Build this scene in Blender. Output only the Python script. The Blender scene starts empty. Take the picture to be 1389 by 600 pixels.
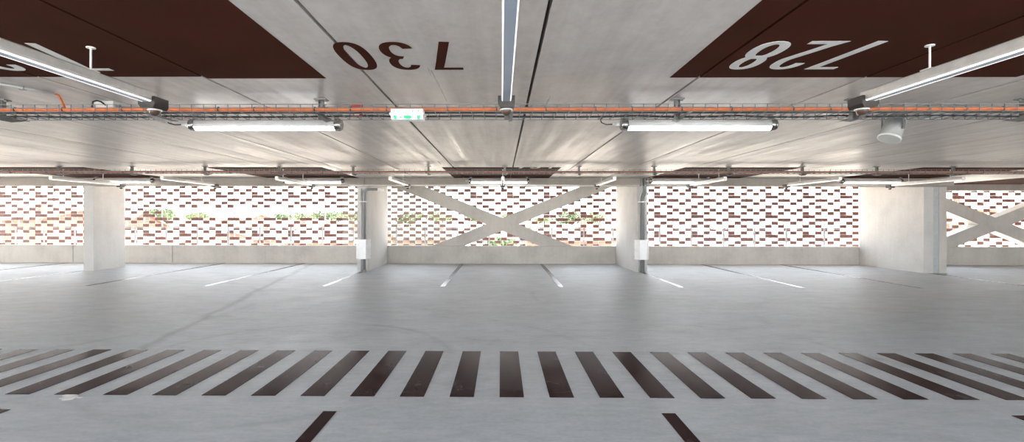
import bpy, bmesh, math, random
from mathutils import Vector, Matrix
random.seed(7)
PI = math.pi
SC = bpy.context.scene
COL = SC.collection

# ------------------------------------------------------------------ helpers
class MB:
    def __init__(self):
        self.bm = bmesh.new()
    def box(self, x0, x1, y0, y1, z0, z1):
        vs = [self.bm.verts.new((x, y, z)) for x in (x0, x1) for y in (y0, y1) for z in (z0, z1)]
        for f in ((0, 1, 3, 2), (4, 6, 7, 5), (0, 4, 5, 1), (2, 3, 7, 6), (0, 2, 6, 4), (1, 5, 7, 3)):
            self.bm.faces.new([vs[i] for i in f])
        return self
    def bbox(self, x0, x1, y0, y1, z0, z1, b=0.005, seg=2):
        t = bmesh.new()
        vs = [t.verts.new((x, y, z)) for x in (x0, x1) for y in (y0, y1) for z in (z0, z1)]
        for f in ((0, 1, 3, 2), (4, 6, 7, 5), (0, 4, 5, 1), (2, 3, 7, 6), (0, 2, 6, 4), (1, 5, 7, 3)):
            t.faces.new([vs[i] for i in f])
        bmesh.ops.bevel(t, geom=t.edges[:], offset=b, segments=seg, affect='EDGES', profile=0.6)
        return self.merge(t)
    def merge(self, t, M=None):
        m = {}
        for v in t.verts:
            m[v] = self.bm.verts.new(M @ v.co if M else v.co)
        for f in t.faces:
            try:
                nf = self.bm.faces.new([m[v] for v in f.verts]); nf.smooth = f.smooth
            except ValueError:
                pass
        t.free()
        return self
    def cyl(self, p, q, r, n=12, r2=None, smooth=True):
        p = Vector(p); q = Vector(q); d = (q - p)
        r2 = r if r2 is None else r2
        a = d.normalized()
        u = a.orthogonal().normalized(); w = a.cross(u)
        A = []; B = []
        for i in range(n):
            t = 2 * PI * i / n
            o = u * math.cos(t) + w * math.sin(t)
            A.append(self.bm.verts.new(p + o * r)); B.append(self.bm.verts.new(q + o * r2))
        for i in range(n):
            f = self.bm.faces.new((A[i], A[(i + 1) % n], B[(i + 1) % n], B[i])); f.smooth = smooth
        self.bm.faces.new(A[::-1]); self.bm.faces.new(B)
        return self
    def tube(self, pts, r, n=8):
        pts = [Vector(p) for p in pts]
        rings = []
        ref = None
        for i, p in enumerate(pts):
            a = pts[max(i - 1, 0)]; b = pts[min(i + 1, len(pts) - 1)]
            t = (b - a).normalized()
            if ref is None: ref = t.orthogonal().normalized()
            u = (ref - t * ref.dot(t)).normalized(); ref = u
            w = t.cross(u)
            rings.append([self.bm.verts.new(p + (u * math.cos(2 * PI * k / n) + w * math.sin(2 * PI * k / n)) * r) for k in range(n)])
        for A, B in zip(rings, rings[1:]):
            for k in range(n):
                f = self.bm.faces.new((A[k], A[(k + 1) % n], B[(k + 1) % n], B[k])); f.smooth = True
        self.bm.faces.new(rings[0][::-1]); self.bm.faces.new(rings[-1])
        return self
    def prism(self, poly, fn, a, b):
        """poly 2D, fn(u, v, h) -> 3D point, extruded from h=a to h=b"""
        A = [self.bm.verts.new(fn(u, v, a)) for u, v in poly]
        B = [self.bm.verts.new(fn(u, v, b)) for u, v in poly]
        n = len(poly)
        for i in range(n):
            self.bm.faces.new((A[i], A[(i + 1) % n], B[(i + 1) % n], B[i]))
        self.bm.faces.new(A[::-1]); self.bm.faces.new(B)
        return self
    def sphere(self, c, r, sz=1.0, half=None, u=16, v=10):
        t = bmesh.new()
        bmesh.ops.create_uvsphere(t, u_segments=u, v_segments=v, radius=r)
        if half == 'lower':
            bmesh.ops.delete(t, geom=[x for x in t.verts if x.co.z > 1e-5], context='VERTS')
        for f in t.faces: f.smooth = True
        return self.merge(t, Matrix.Translation(c) @ Matrix.Diagonal((1, 1, sz, 1)))
    def build(self, name, m, parent=None, normals=True):
        if normals:
            bmesh.ops.recalc_face_normals(self.bm, faces=self.bm.faces[:])
        me = bpy.data.meshes.new(name)
        self.bm.to_mesh(me); self.bm.free()
        me.materials.append(m)
        o = bpy.data.objects.new(name, me); COL.objects.link(o)
        if parent: o.parent = parent
        return o

def tag(o, label=None, cat=None, group=None, kind=None):
    if label: o['label'] = label
    if cat: o['category'] = cat
    if group: o['group'] = group
    if kind: o['kind'] = kind
    return o

def thing(name, label, cat, loc=(0, 0, 0), rz=0.0, group=None):
    o = bpy.data.objects.new(name, None); COL.objects.link(o)
    o.empty_display_size = 0.1
    o.location = loc; o.rotation_euler = (0, 0, rz)
    return tag(o, label, cat, group)

def dup(root, loc=None, label=None, group=None, skip=()):
    r = root.copy(); COL.objects.link(r)
    if loc is not None: r.location = loc
    if label: r['label'] = label
    if group: r['group'] = group
    for ch in list(root.children):
        if ch.name.split('.')[0] in skip: continue
        c = ch.copy(); COL.objects.link(c); c.parent = r
        for g in list(ch.children):
            d = g.copy(); COL.objects.link(d); d.parent = c
    return r

ORD = ['zeroth', 'first', 'second', 'third', 'fourth', 'fifth', 'sixth', 'seventh', 'eighth', 'ninth', 'tenth',
       'eleventh', 'twelfth', 'thirteenth', 'fourteenth', 'fifteenth', 'sixteenth', 'seventeenth', 'eighteenth',
       'nineteenth', 'twentieth', 'twenty-first', 'twenty-second', 'twenty-third', 'twenty-fourth', 'twenty-fifth',
       'twenty-sixth', 'twenty-seventh', 'twenty-eighth', 'twenty-ninth', 'thirtieth', 'thirty-first']

# ------------------------------------------------------------------ materials
class NT:
    def __init__(self, name):
        self.m = bpy.data.materials.new(name); self.m.use_nodes = True
        self.t = self.m.node_tree; self.t.nodes.clear()
        self.out = self.n('ShaderNodeOutputMaterial')
        self.b = self.n('ShaderNodeBsdfPrincipled')
        self.l(self.b.outputs[0], self.out.inputs[0])
        self.co = self.n('ShaderNodeTexCoord')
    def n(self, typ, **k):
        o = self.t.nodes.new(typ)
        for a, v in k.items(): setattr(o, a, v)
        return o
    def l(self, a, b): self.t.links.new(a, b)
    def mapped(self, scale, loc=(0, 0, 0), rot=(0, 0, 0)):
        mp = self.n('ShaderNodeMapping'); self.l(self.co.outputs['Object'], mp.inputs[0])
        mp.inputs['Scale'].default_value = scale; mp.inputs['Location'].default_value = loc
        mp.inputs['Rotation'].default_value = rot
        return mp.outputs[0]
    def noise(self, vec, scale, detail=4, rough=0.55):
        t = self.n('ShaderNodeTexNoise'); self.l(vec, t.inputs['Vector'])
        t.inputs['Scale'].default_value = scale; t.inputs['Detail'].default_value = detail
        t.inputs['Roughness'].default_value = rough
        return t.outputs[0]
    def ramp(self, fac, stops):
        r = self.n('ShaderNodeValToRGB'); self.l(fac, r.inputs[0])
        e = r.color_ramp.elements
        while len(e) < len(stops): e.new(0.5)
        for el, (p, c) in zip(e, stops):
            el.position = p; el.color = (*c, 1) if len(c) == 3 else c
        return r.outputs[0]
    def mix(self, fac, a, b, mode='MIX'):
        x = self.n('ShaderNodeMix', data_type='RGBA', blend_type=mode)
        for s, v in ((x.inputs[0], fac), (x.inputs[6], a), (x.inputs[7], b)):
            if isinstance(v, (int, float)): s.default_value = v
            elif isinstance(v, tuple): s.default_value = (*v, 1)
            else: self.l(v, s)
        return x.outputs[2]
    def math(self, op, a, b=None, c=None):
        x = self.n('ShaderNodeMath', operation=op)
        for s, v in zip(x.inputs, (a, b, c)):
            if v is None: continue
            if isinstance(v, (int, float)): s.default_value = v
            else: self.l(v, s)
        return x.outputs[0]
    def col(self, v):
        if isinstance(v, tuple): self.b.inputs['Base Color'].default_value = (*v, 1)
        else: self.l(v, self.b.inputs['Base Color'])
    def rough(self, v):
        if isinstance(v, (int, float)): self.b.inputs['Roughness'].default_value = v
        else: self.l(v, self.b.inputs['Roughness'])
    def bump(self, h, strength=0.2, dist=0.02):
        b = self.n('ShaderNodeBump'); self.l(h, b.inputs['Height'])
        b.inputs['Strength'].default_value = strength; b.inputs['Distance'].default_value = dist
        self.l(b.outputs[0], self.b.inputs['Normal'])

def simple(name, c, rough=0.5, metal=0.0, var=0.12, scale=8.0, emit=None, es=0.0, spec=0.5):
    k = NT(name)
    f = k.noise(k.mapped((1, 1, 1)), scale)
    lo = tuple(max(0, v * (1 - var)) for v in c); hi = tuple(min(1, v * (1 + var)) for v in c)
    k.col(k.ramp(f, [(0.3, lo), (0.7, hi)]))
    k.rough(rough); k.b.inputs['Metallic'].default_value = metal
    k.b.inputs['Specular IOR Level'].default_value = spec
    if emit:
        k.b.inputs['Emission Color'].default_value = (*emit, 1); k.b.inputs['Emission Strength'].default_value = es
    return k.m

M = {}
def concrete(name, base, stain=0.22, vstreak=True, rough=0.75, sc=(1, 1, 1)):
    k = NT(name)
    big = k.noise(k.mapped(sc), 1.3, 5, 0.6)
    fine = k.noise(k.mapped((1, 1, 1)), 22, 3)
    d = tuple(v * (1 - stain) for v in base); h = tuple(min(1, v * (1 + stain * 0.55)) for v in base)
    c = k.ramp(big, [(0.30, d), (0.52, base), (0.72, h)])
    c = k.mix(0.16, c, k.ramp(fine, [(0.35, tuple(v * 0.7 for v in base)), (0.65, h)]))
    if vstreak:
        s = k.noise(k.mapped((5, 5, 0.35)), 2.2, 4)
        c = k.mix(0.10, c, k.ramp(s, [(0.38, tuple(v * 0.72 for v in base)), (0.6, h)]))
    k.col(c); k.rough(rough)
    k.bump(fine, 0.12, 0.01)
    return k.m

M['wall'] = concrete('raw_concrete', (0.49, 0.475, 0.445))
M['column'] = concrete('column_concrete', (0.545, 0.54, 0.525), 0.16)
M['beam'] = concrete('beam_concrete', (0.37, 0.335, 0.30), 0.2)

def ceiling_mat():
    k = NT('ceiling_concrete')
    base = (0.59, 0.515, 0.45)
    big = k.noise(k.mapped((1.0, 0.55, 1)), 0.9, 5, 0.6)
    streak = k.noise(k.mapped((5.5, 0.22, 1)), 1.6, 5, 0.6)
    fine = k.noise(k.mapped((1, 1, 1)), 14, 4, 0.65)
    c = k.ramp(big, [(0.28, (0.46, 0.40, 0.35)), (0.5, base), (0.74, (0.66, 0.60, 0.545))])
    c = k.mix(0.42, c, k.ramp(streak, [(0.30, (0.38, 0.32, 0.275)), (0.5, base), (0.68, (0.71, 0.655, 0.59))]))
    swirl = k.noise(k.mapped((1.4, 0.9, 1), rot=(0, 0, 0.5)), 4.5, 6, 0.68)
    c = k.mix(0.36, c, k.ramp(swirl, [(0.34, (0.36, 0.325, 0.295)), (0.5, base), (0.66, (0.67, 0.635, 0.6))]))
    c = k.mix(0.22, c, k.ramp(fine, [(0.3, (0.34, 0.31, 0.29)), (0.7, (0.66, 0.63, 0.6))]))
    # each plank was cast in its own tone
    sx = k.n('ShaderNodeSeparateXYZ'); k.l(k.co.outputs['Object'], sx.inputs[0])
    pid = k.math('FLOOR', k.math('DIVIDE', k.math('SUBTRACT', sx.outputs[0], 0.236), 1.23))
    wn = k.n('ShaderNodeTexWhiteNoise', noise_dimensions='1D'); k.l(pid, wn.inputs['W'])
    c = k.mix(0.14, c, k.ramp(wn.outputs['Value'], [(0, (0.40, 0.365, 0.34)), (1, (0.62, 0.58, 0.54))]))
    k.col(c)
    r = k.ramp(streak, [(0.3, (0.48,) * 3), (0.7, (0.27,) * 3)])
    k.rough(r)
    k.bump(streak, 0.04, 0.02)
    return k.m
M['ceiling'] = ceiling_mat()

def floor_mat():
    k = NT('floor_concrete')
    base = (0.405, 0.437, 0.472)
    big = k.noise(k.mapped((0.55, 1.0, 1)), 0.75, 6, 0.62)
    mid = k.noise(k.mapped((0.7, 1.6, 1)), 2.6, 5, 0.6)
    fine = k.noise(k.mapped((1, 1, 1)), 30, 3)
    c = k.ramp(big, [(0.30, (0.33, 0.35, 0.372)), (0.5, base), (0.72, (0.455, 0.485, 0.52))])
    c = k.mix(0.35, c, k.ramp(mid, [(0.32, (0.295, 0.315, 0.336)), (0.5, base), (0.70, (0.485, 0.515, 0.55))]))
    trowel = k.noise(k.mapped((0.8, 2.4, 1)), 7.0, 6, 0.7)
    c = k.mix(0.34, c, k.ramp(trowel, [(0.32, (0.27, 0.28, 0.29)), (0.5, base), (0.68, (0.56, 0.58, 0.60))]))
    c = k.mix(0.12, c, k.ramp(fine, [(0.35, (0.28, 0.28, 0.28)), (0.65, (0.55, 0.56, 0.57))]))
    sx = k.n('ShaderNodeSeparateXYZ'); k.l(k.co.outputs['Object'], sx.inputs[0])
    X, Y = sx.outputs[0], sx.outputs[1]
    wob = k.noise(k.mapped((1, 1, 1)), 1.1, 4)
    patch = k.ramp(k.noise(k.mapped((1, 1, 1)), 0.9, 3), [(0.40, (0, 0, 0)), (0.62, (1, 1, 1))])
    def band(d, w, amt, c):
        m = k.math('SUBTRACT', 1.0, k.math('DIVIDE', k.math('ABSOLUTE', d), w))
        m = k.math('MULTIPLY', k.math('MAXIMUM', m, 0.0), amt)
        return k.mix(m, c, (0.20, 0.205, 0.21))
    # smeared scrape running to the second column
    d = k.math('ADD', k.math('ADD', X, 3.94), k.math('MULTIPLY', k.math('SUBTRACT', Y, 5.28), 0.2))
    d = k.math('ADD', d, k.math('MULTIPLY', k.math('SUBTRACT', wob, 0.5), 0.35))
    gate = k.math('MULTIPLY', k.math('GREATER_THAN', Y, 5.2), 0.55)
    c = band(d, 0.11, gate, c)
    # tyre arcs
    for cx, cy, R, w, a in ((-2.15, 4.9, 1.62, 0.07, 0.42), (-1.9, 4.3, 3.1, 0.09, 0.25), (3.2, 9.0, 2.6, 0.09, 0.22), (-7.5, 7.5, 3.4, 0.12, 0.25), (6.5, 6.2, 2.9, 0.10, 0.22)):
        dx = k.math('SUBTRACT', X, cx); dy = k.math('SUBTRACT', Y, cy)
        rr = k.math('SQRT', k.math('ADD', k.math('MULTIPLY', dx, dx), k.math('MULTIPLY', dy, dy)))
        dd = k.math('ADD', k.math('SUBTRACT', rr, R), k.math('MULTIPLY', k.math('SUBTRACT', wob, 0.5), 0.18))
        c = band(dd, w, k.math('MULTIPLY', patch, a), c)
    k.col(c)
    k.rough(k.ramp(mid, [(0.3, (0.60,) * 3), (0.7, (0.44,) * 3)]))
    k.bump(mid, 0.05, 0.02)
    return k.m
M['floor'] = floor_mat()

def floor_paint(name, c, wear, spec):
    k = NT(name)
    n1 = k.noise(k.mapped((1, 1, 1)), 2.3, 6, 0.7); n2 = k.noise(k.mapped((1, 1, 1)), 17, 5, 0.7)
    m = k.math('MULTIPLY', k.ramp(n1, [(0.55, (0, 0, 0)), (0.80, (1, 1, 1))]), k.ramp(n2, [(0.5, (0, 0, 0)), (0.62, (1, 1, 1))]))
    k.col(k.mix(k.math('MULTIPLY', m, wear), c, (0.34, 0.34, 0.345)))
    k.rough(k.ramp(n1, [(0.3, (0.16,) * 3), (0.7, (0.30,) * 3)]))
    k.bump(n1, 0.05, 0.01); k.b.inputs['Specular IOR Level'].default_value = spec
    return k.m
M['stripe'] = floor_paint('dark_brown_floor_paint', (0.024, 0.007, 0.008), 0.12, 0.02)
M['line'] = floor_paint('glossy_brown_line_paint', (0.036, 0.014, 0.015), 0.12, 0.4)
M['brown_paint'] = simple('brown_ceiling_paint', (0.058, 0.0165, 0.009), 0.8, var=0.16, scale=1.4, spec=0.04)
M['beige_paint'] = simple('pale_numeral_paint', (0.74, 0.71, 0.66), 0.6, var=0.06)
M['tile'] = simple('brown_tile', (0.115, 0.042, 0.032), 0.45, var=0.35, scale=3.0)
M['tile_grey'] = simple('grey_brown_tile', (0.20, 0.145, 0.12), 0.5, var=0.25, scale=3.0)  # lighter, greyer brown for the checkerboard panels
M['wire'] = simple('zinc_wire', (0.55, 0.56, 0.57), 0.4, 0.4)
M['post'] = simple('grey_steel_post', (0.42, 0.43, 0.44), 0.45, 0.3)
M['rail'] = simple('railing_steel', (0.30, 0.31, 0.32), 0.45, 0.4)
M['zinc'] = simple('galvanised_steel', (0.20, 0.20, 0.195), 0.42, 0.5, var=0.25, scale=20)
M['tray'] = simple('cable_tray_steel', (0.16, 0.16, 0.16), 0.45, 0.4)
M['orange'] = simple('orange_conduit', (0.56, 0.125, 0.022), 0.5, var=0.2, scale=14)
M['copper'] = simple('rust_orange_conduit', (0.34, 0.11, 0.06), 0.5, var=0.25, scale=14)
M['black'] = simple('black_rubber', (0.022, 0.021, 0.021), 0.5)
M['white'] = simple('white_plastic', (0.80, 0.79, 0.77), 0.4, var=0.04)
M['housing'] = simple('lamp_housing', (0.74, 0.71, 0.68), 0.32, var=0.05)
M['diffuser'] = simple('lit_diffuser', (0.86, 0.86, 0.85), 0.25, var=0.02, emit=(1.0, 0.97, 0.93), es=2.6)
M['edge'] = simple('white_lamp_edge', (0.82, 0.80, 0.78), 0.3, var=0.04, emit=(1.0, 0.97, 0.93), es=0.2)
M['alu'] = simple('brushed_aluminium', (0.62, 0.60, 0.575), 0.35, 0.35, var=0.1, scale=18)
M['steel'] = simple('stainless_clamp', (0.42, 0.40, 0.38), 0.25, 0.8, var=0.15, scale=25)
M['plate'] = simple('blue_grey_optic', (0.42, 0.47, 0.53), 0.22, 0.2, var=0.06, scale=4)
M['cap'] = simple('dark_brown_plastic', (0.020, 0.015, 0.013), 0.4)
M['dome'] = simple('smoked_sensor_dome', (0.075, 0.042, 0.028), 0.25)
M['pipe'] = simple('grey_pvc_pipe', (0.22, 0.23, 0.235), 0.4, var=0.08)
M['pvc'] = simple('light_grey_pvc', (0.52, 0.52, 0.50), 0.45, var=0.06)
M['boxw'] = simple('pale_sheet_metal', (0.72, 0.73, 0.735), 0.4, 0.15, var=0.06)
M['red'] = simple('dark_red_plastic', (0.23, 0.018, 0.016), 0.4)
M['green'] = simple('sign_green', (0.03, 0.36, 0.16), 0.4, emit=(0.05, 0.62, 0.28), es=0.12)
M['signw'] = simple('sign_panel_white', (0.82, 0.84, 0.82), 0.35, var=0.03, emit=(0.9, 1.0, 0.95), es=0.12)
M['speaker'] = simple('grey_speaker_shell', (0.30, 0.305, 0.295), 0.5, var=0.08)
M['seal'] = simple('joint_cover_steel', (0.40, 0.425, 0.44), 0.4, 0.3, var=0.1)
M['splash'] = simple('dried_white_splash', (0.70, 0.70, 0.68), 0.5, var=0.15, scale=18)

# ------------------------------------------------------------------ main dimensions
H = 2.49            # clear height
BZ = 2.29           # soffit of the edge beam
YB0, YB1 = 12.68, 13.10
YC = 12.9           # front of the wall columns
YP0, YP1 = 15.2, 15.42   # parapet
XL, XR = -24.0, 21.0
YR = -3.2           # rear ceiling edge; the unseen open deck behind is added for daylight
SEAM0, PW = 0.236, 1.23

# ------------------------------------------------------------------ setting
tag(MB().box(XL, XR, -16.0, 16.35, -0.30, 0.0).build('floor', M['floor']), 'pale grey polished concrete parking deck floor', kind='structure')  # unseen open-air stretch at the rear added to bounce sun onto the ceiling

mb = MB()
k0 = math.floor((XL - SEAM0) / PW); k1 = math.ceil((XR - SEAM0) / PW)
for k in range(k0, k1):
    x0 = max(XL, SEAM0 + k * PW); x1 = min(XR, SEAM0 + (k + 1) * PW)
    g = 0.011; c = 0.002
    poly = [(x0 + g, H + 0.2), (x0 + g, H + c), (x0 + g + c * 0.6, H), (x1 - g - c * 0.6, H), (x1 - g, H + c), (x1 - g, H + 0.2)]
    mb.prism(poly, lambda u, v, h: (u, h, v), YR, 16.35)
mb.box(XL, XR, YR, 16.35, H + 0.20, H + 0.30)
tag(mb.build('ceiling', M['ceiling']), 'pale concrete plank ceiling with dark joints', kind='structure')

mb = MB()
joints = [XL, -13.6, -10.42, -3.62, 3.66, 11.2, 17.6, XR]
for a, b in zip(joints, joints[1:]):
    mb.bbox(a + 0.006, b - 0.006, YP0, YP1, 0.0, 0.56, 0.008, 1)
tag(mb.build('wall_front', M['wall']), 'low concrete parapet below the tile screen', kind='structure')
tag(MB().box(XR, XR + 0.25, YR, 16.35, 0, H).build('wall_right', M['wall']), kind='structure')  # unseen end wall, added to keep side light out at the right

# edge beam, with one seam near every column
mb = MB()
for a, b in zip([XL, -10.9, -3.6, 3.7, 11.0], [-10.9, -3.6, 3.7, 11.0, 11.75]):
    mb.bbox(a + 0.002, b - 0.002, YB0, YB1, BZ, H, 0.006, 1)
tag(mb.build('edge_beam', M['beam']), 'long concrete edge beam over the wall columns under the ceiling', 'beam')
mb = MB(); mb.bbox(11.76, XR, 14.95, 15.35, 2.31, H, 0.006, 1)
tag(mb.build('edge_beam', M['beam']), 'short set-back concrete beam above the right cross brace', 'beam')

def column(x0, x1, y1, label, split=False):
    t = thing('wall_column', label, 'column', ((x0 + x1) / 2, YC, 0), 0, 'concrete wall columns')
    w = (x1 - x0) / 2
    d = y1 - YC
    prof = [(0, 0), (d, 0), (d, H), (YB1 - YC + 0.002, H), (YB1 - YC + 0.002, BZ), (0, BZ)]
    if split:
        MB().prism(prof, lambda u, v, h: (h, u, v), -w, -0.05).build('shaft', M['column'], t)
        MB().prism(prof, lambda u, v, h: (h, u, v), 0.10, w).build('shaft', M['wall'], t)
        s = MB().bbox(-0.05, 0.10, 0.01, 0.30, 0, BZ, 0.006, 1).build('joint_cover', M['seal'], t)
        s['label'] = 'bluish metal joint cover strip'
    else:
        MB().prism(prof, lambda u, v, h: (h, u, v), -w, w).build('shaft', M['column'], t)
    return t
column(-11.25, -10.98, 13.98, 'free-standing concrete wall column at far left, clear of the parapet')
column(-3.855, -3.58, YP0 - 0.005, 'concrete wall column left of the central cross brace')
column(3.595, 3.875, YP0 - 0.005, 'concrete wall column right of the central cross brace')
column(11.155, 11.75, YP0 - 0.005, 'broad double concrete column with joint strip at right', True)

def brace(cx, cz, label, hi=2.465):
    v, h, m = 0.205, 0.505, 0.402
    lo = 0.563
    def xu(z, off): return (z - cz - off) / m
    P = []
    # clockwise from the top notch
    P.append((0, cz + v))
    P += [(xu(hi, v), hi), (xu(hi, -v), hi), (h, cz)]
    P += [((cz + v - lo) / m, lo), ((cz - v - lo) / m, lo), (0, cz - v)]
    P += [(-(cz - v - lo) / m, lo), (-(cz + v - lo) / m, lo), (-h, cz)]
    P += [(-xu(hi, -v), hi), (-xu(hi, v), hi)]
    P = [(min(max(x, -3.6), 3.56), z) for x, z in P]
    o = MB().prism(P, lambda a, b, q: (cx + a, q, b), YP0 + 0.004, YP0 + 0.36).build('cross_brace', M['wall'])
    tag(o, label, 'brace', 'concrete cross braces')
brace(0.03, 1.245, 'central X-shaped concrete brace rising from the parapet')
brace(15.35, 1.27, 'X-shaped concrete brace beyond the right double column', 2.308)

# ------------------------------------------------------------------ tile screen
YS = 16.2
PITCH = 0.6145; PX0 = -12.1
ROWS = 24; RH = 0.1083; ZR0 = 2.475 + 3 * RH      # first visible row is index 3
PAT = {1: ('ac', ''), 2: ('', 'ac'), 3: ('ac', 'b'), 4: ('ab', ''), 5: ('c', 'ac'), 0: ('b', 'b')}
def bay_of(px):
    if px < 122: return 0
    if 165 < px < 492: return 1
    if 520 < px < 842: return 2
    if 868 < px < 1163: return 3
    if px > 1270: return 4
    return None
BAYN = ['left of the free-standing column', 'in the wide left bay', 'behind the central brace',
        'right of the third column', 'behind the right brace']
counts = [0] * 5
TMESH = {}
def part_copy(name, key, parent):
    if key not in TMESH:
        mb = MB(); tw = PITCH / 3
        if name == 'tile':
            mb.bbox(-tw / 2 + 0.003, tw / 2 - 0.003, -0.012, 0.012, -0.0505, 0.0505, 0.003, 1); m = M[key]
        elif name == 'wire_grid':
            for i in range(ROWS + 1):
                z = ZR0 + RH / 2 - i * RH + 0.3
                mb.box(0.0, PITCH, 0.014, 0.018, z - 0.0025, z + 0.0025)
            for c in (1, 2): mb.box(c * tw - 0.0025, c * tw + 0.0025, 0.018, 0.022, 0.0, 3.0)
            m = M['wire']
        else:
            mb.box(-0.010, 0.010, 0.024, 0.064, 0.0, 3.15); m = M['post']
        TMESH[key] = mb.build(name, m, parent)
        return TMESH[key]
    o = TMESH[key].copy(); COL.objects.link(o); o.parent = parent
    return o
for k in range(-8, 50):
    x0 = PX0 + k * PITCH
    px = 680 + 656 * (x0 + PITCH / 2) / YS
    b = bay_of(px)
    if b is None: continue
    counts[b] += 1
    chk = 11 <= k <= 16
    gap = 1 <= k <= 10
    tw = PITCH / 3
    t = thing('screen_panel', '%s brown tile screen panel from the left, %s' % (ORD[counts[b]], BAYN[b]), 'facade panel', (x0, YS, -0.3), 0, 'brown tile screen panels')
    for i in range(ROWS):
        r = i - 2
        if chk: cols = [c for c in range(3) if (i + c + k) % 2 == 0]
        else:
            cols = ['abc'.index(c) for c in PAT[r % 6][k % 2]]
            if gap and r in (8, 9, 10): cols = []
        for c in cols:
            o = part_copy('tile', 'tile_grey' if chk else 'tile', t)
            o.location = ((c + 0.5) * tw, 0, ZR0 - i * RH + 0.3)
    for nm in ('wire_grid', 'post'): part_copy(nm, nm, t)

# guard rails between parapet and screen
def guard_rail(x0, x1, xs, label):
    t = thing('guard_rail', label, 'railing', (x0, 15.85, 0), 0, 'guard rails')
    L = x1 - x0
    for z, n in ((1.09, 'top_cable'), (0.70, 'lower_cable')):
        MB().cyl((0, 0, z), (L, 0, z), 0.008, 8).build(n, M['rail'], t)
    for x in xs:
        p = MB().box(x - x0 - 0.02, x - x0 + 0.02, -0.012, 0.012, 0.0, 1.13).build('post', M['rail'], t)
guard_rail(-18.0, -13.75, [-17.1, -16.1, -15.15, -14.12], 'steel guard rail behind the parapet at far left')
guard_rail(-13.7, -4.45, [-12.1 + 1.035 * i for i in range(8)], 'steel guard rail in the wide left bay behind the parapet')
guard_rail(-3.95, 3.95, [-3.45, -2.5, -1.45, -0.4, 0.6, 1.65, 2.7, 3.65], 'steel guard rail behind the central cross brace')
guard_rail(4.2, 11.6, [5.17, 6.2, 7.25, 8.25, 9.28, 10.5], 'steel guard rail in the bay right of the third column')

# ------------------------------------------------------------------ floor markings
cw = thing('crosswalk', 'pedestrian crossing of dark brown stripes across the foreground floor', 'crosswalk', (0, 3.884, 0))
for k in range(-14, 15):
    x = -0.012 + 0.402 * k
    o = MB().box(x, x + 0.196, 0, 1.33, 0.0004, 0.003).build('stripe', M['stripe'], cw)
for x, lab in ((-3.77, 'dark brown bay line cut off at the lower left corner'), (-1.32, 'dark brown bay line at bottom edge, left of centre'),
               (1.183, 'dark brown bay line at bottom edge, right of centre'), (3.73, 'dark brown bay line cut off at the lower right corner')):
    tag(MB().box(x, x + 0.1, -1.4, 3.578, 0.0004, 0.003).build('bay_line', M['stripe']), lab, 'floor marking', 'near bay lines')
FARL = [(-13.75, 'glossy bay line left of the free-standing column, furthest left'), (-11.3, 'glossy bay line running to the free-standing column'),
        (-8.78, 'first glossy bay line right of the free-standing column'), (-6.26, 'second glossy bay line right of the free-standing column'),
        (-3.77, 'glossy bay line running to the column left of the cross brace'),
        (-1.28, 'dark bay line on the left, below the central cross brace'), (1.21, 'dark bay line on the right, below the central cross brace'),
        (3.71, 'glossy bay line running to the column right of the cross brace'), (6.2, 'first dark bay line right of the third column'),
        (8.65, 'second dark bay line, just left of the broad double column'), (11.25, 'glossy bay line running past the broad double column')]
for x, lab in FARL:
    y1 = YP0 - 0.02
    for a, b, e in ((-11.25, -10.98, 12.85), (-3.855, -3.58, 12.85), (3.595, 3.875, 12.85), (11.155, 11.75, 12.85)):
        if x < b and x + 0.1 > a: y1 = e
    tag(MB().box(x, x + 0.1, 10.1, y1, 0.0004, 0.003).build('bay_line', M['line']), lab, 'floor marking', 'far bay lines')

mb = MB()
rs = random.Random(3)
for i in range(9):
    cx = rs.uniform(-0.10, 0.10); cy = rs.uniform(-0.05, 0.05); r = rs.uniform(0.012, 0.035)
    poly = [(cx + r * 1.8 * math.cos(2 * PI * j / 10) * rs.uniform(0.6, 1.1), cy + r * math.sin(2 * PI * j / 10) * rs.uniform(0.6, 1.1)) for j in range(10)]
    mb.prism(poly, lambda u, v, h: (-3.42 + u + 0.5 * v, 3.83 + v, h), 0.0004 + i * 0.0001, 0.002 + i * 0.0001)
tag(mb.build('paint_splash', M['splash']), 'small white dried splash on the floor at lower left', 'splash')

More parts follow.
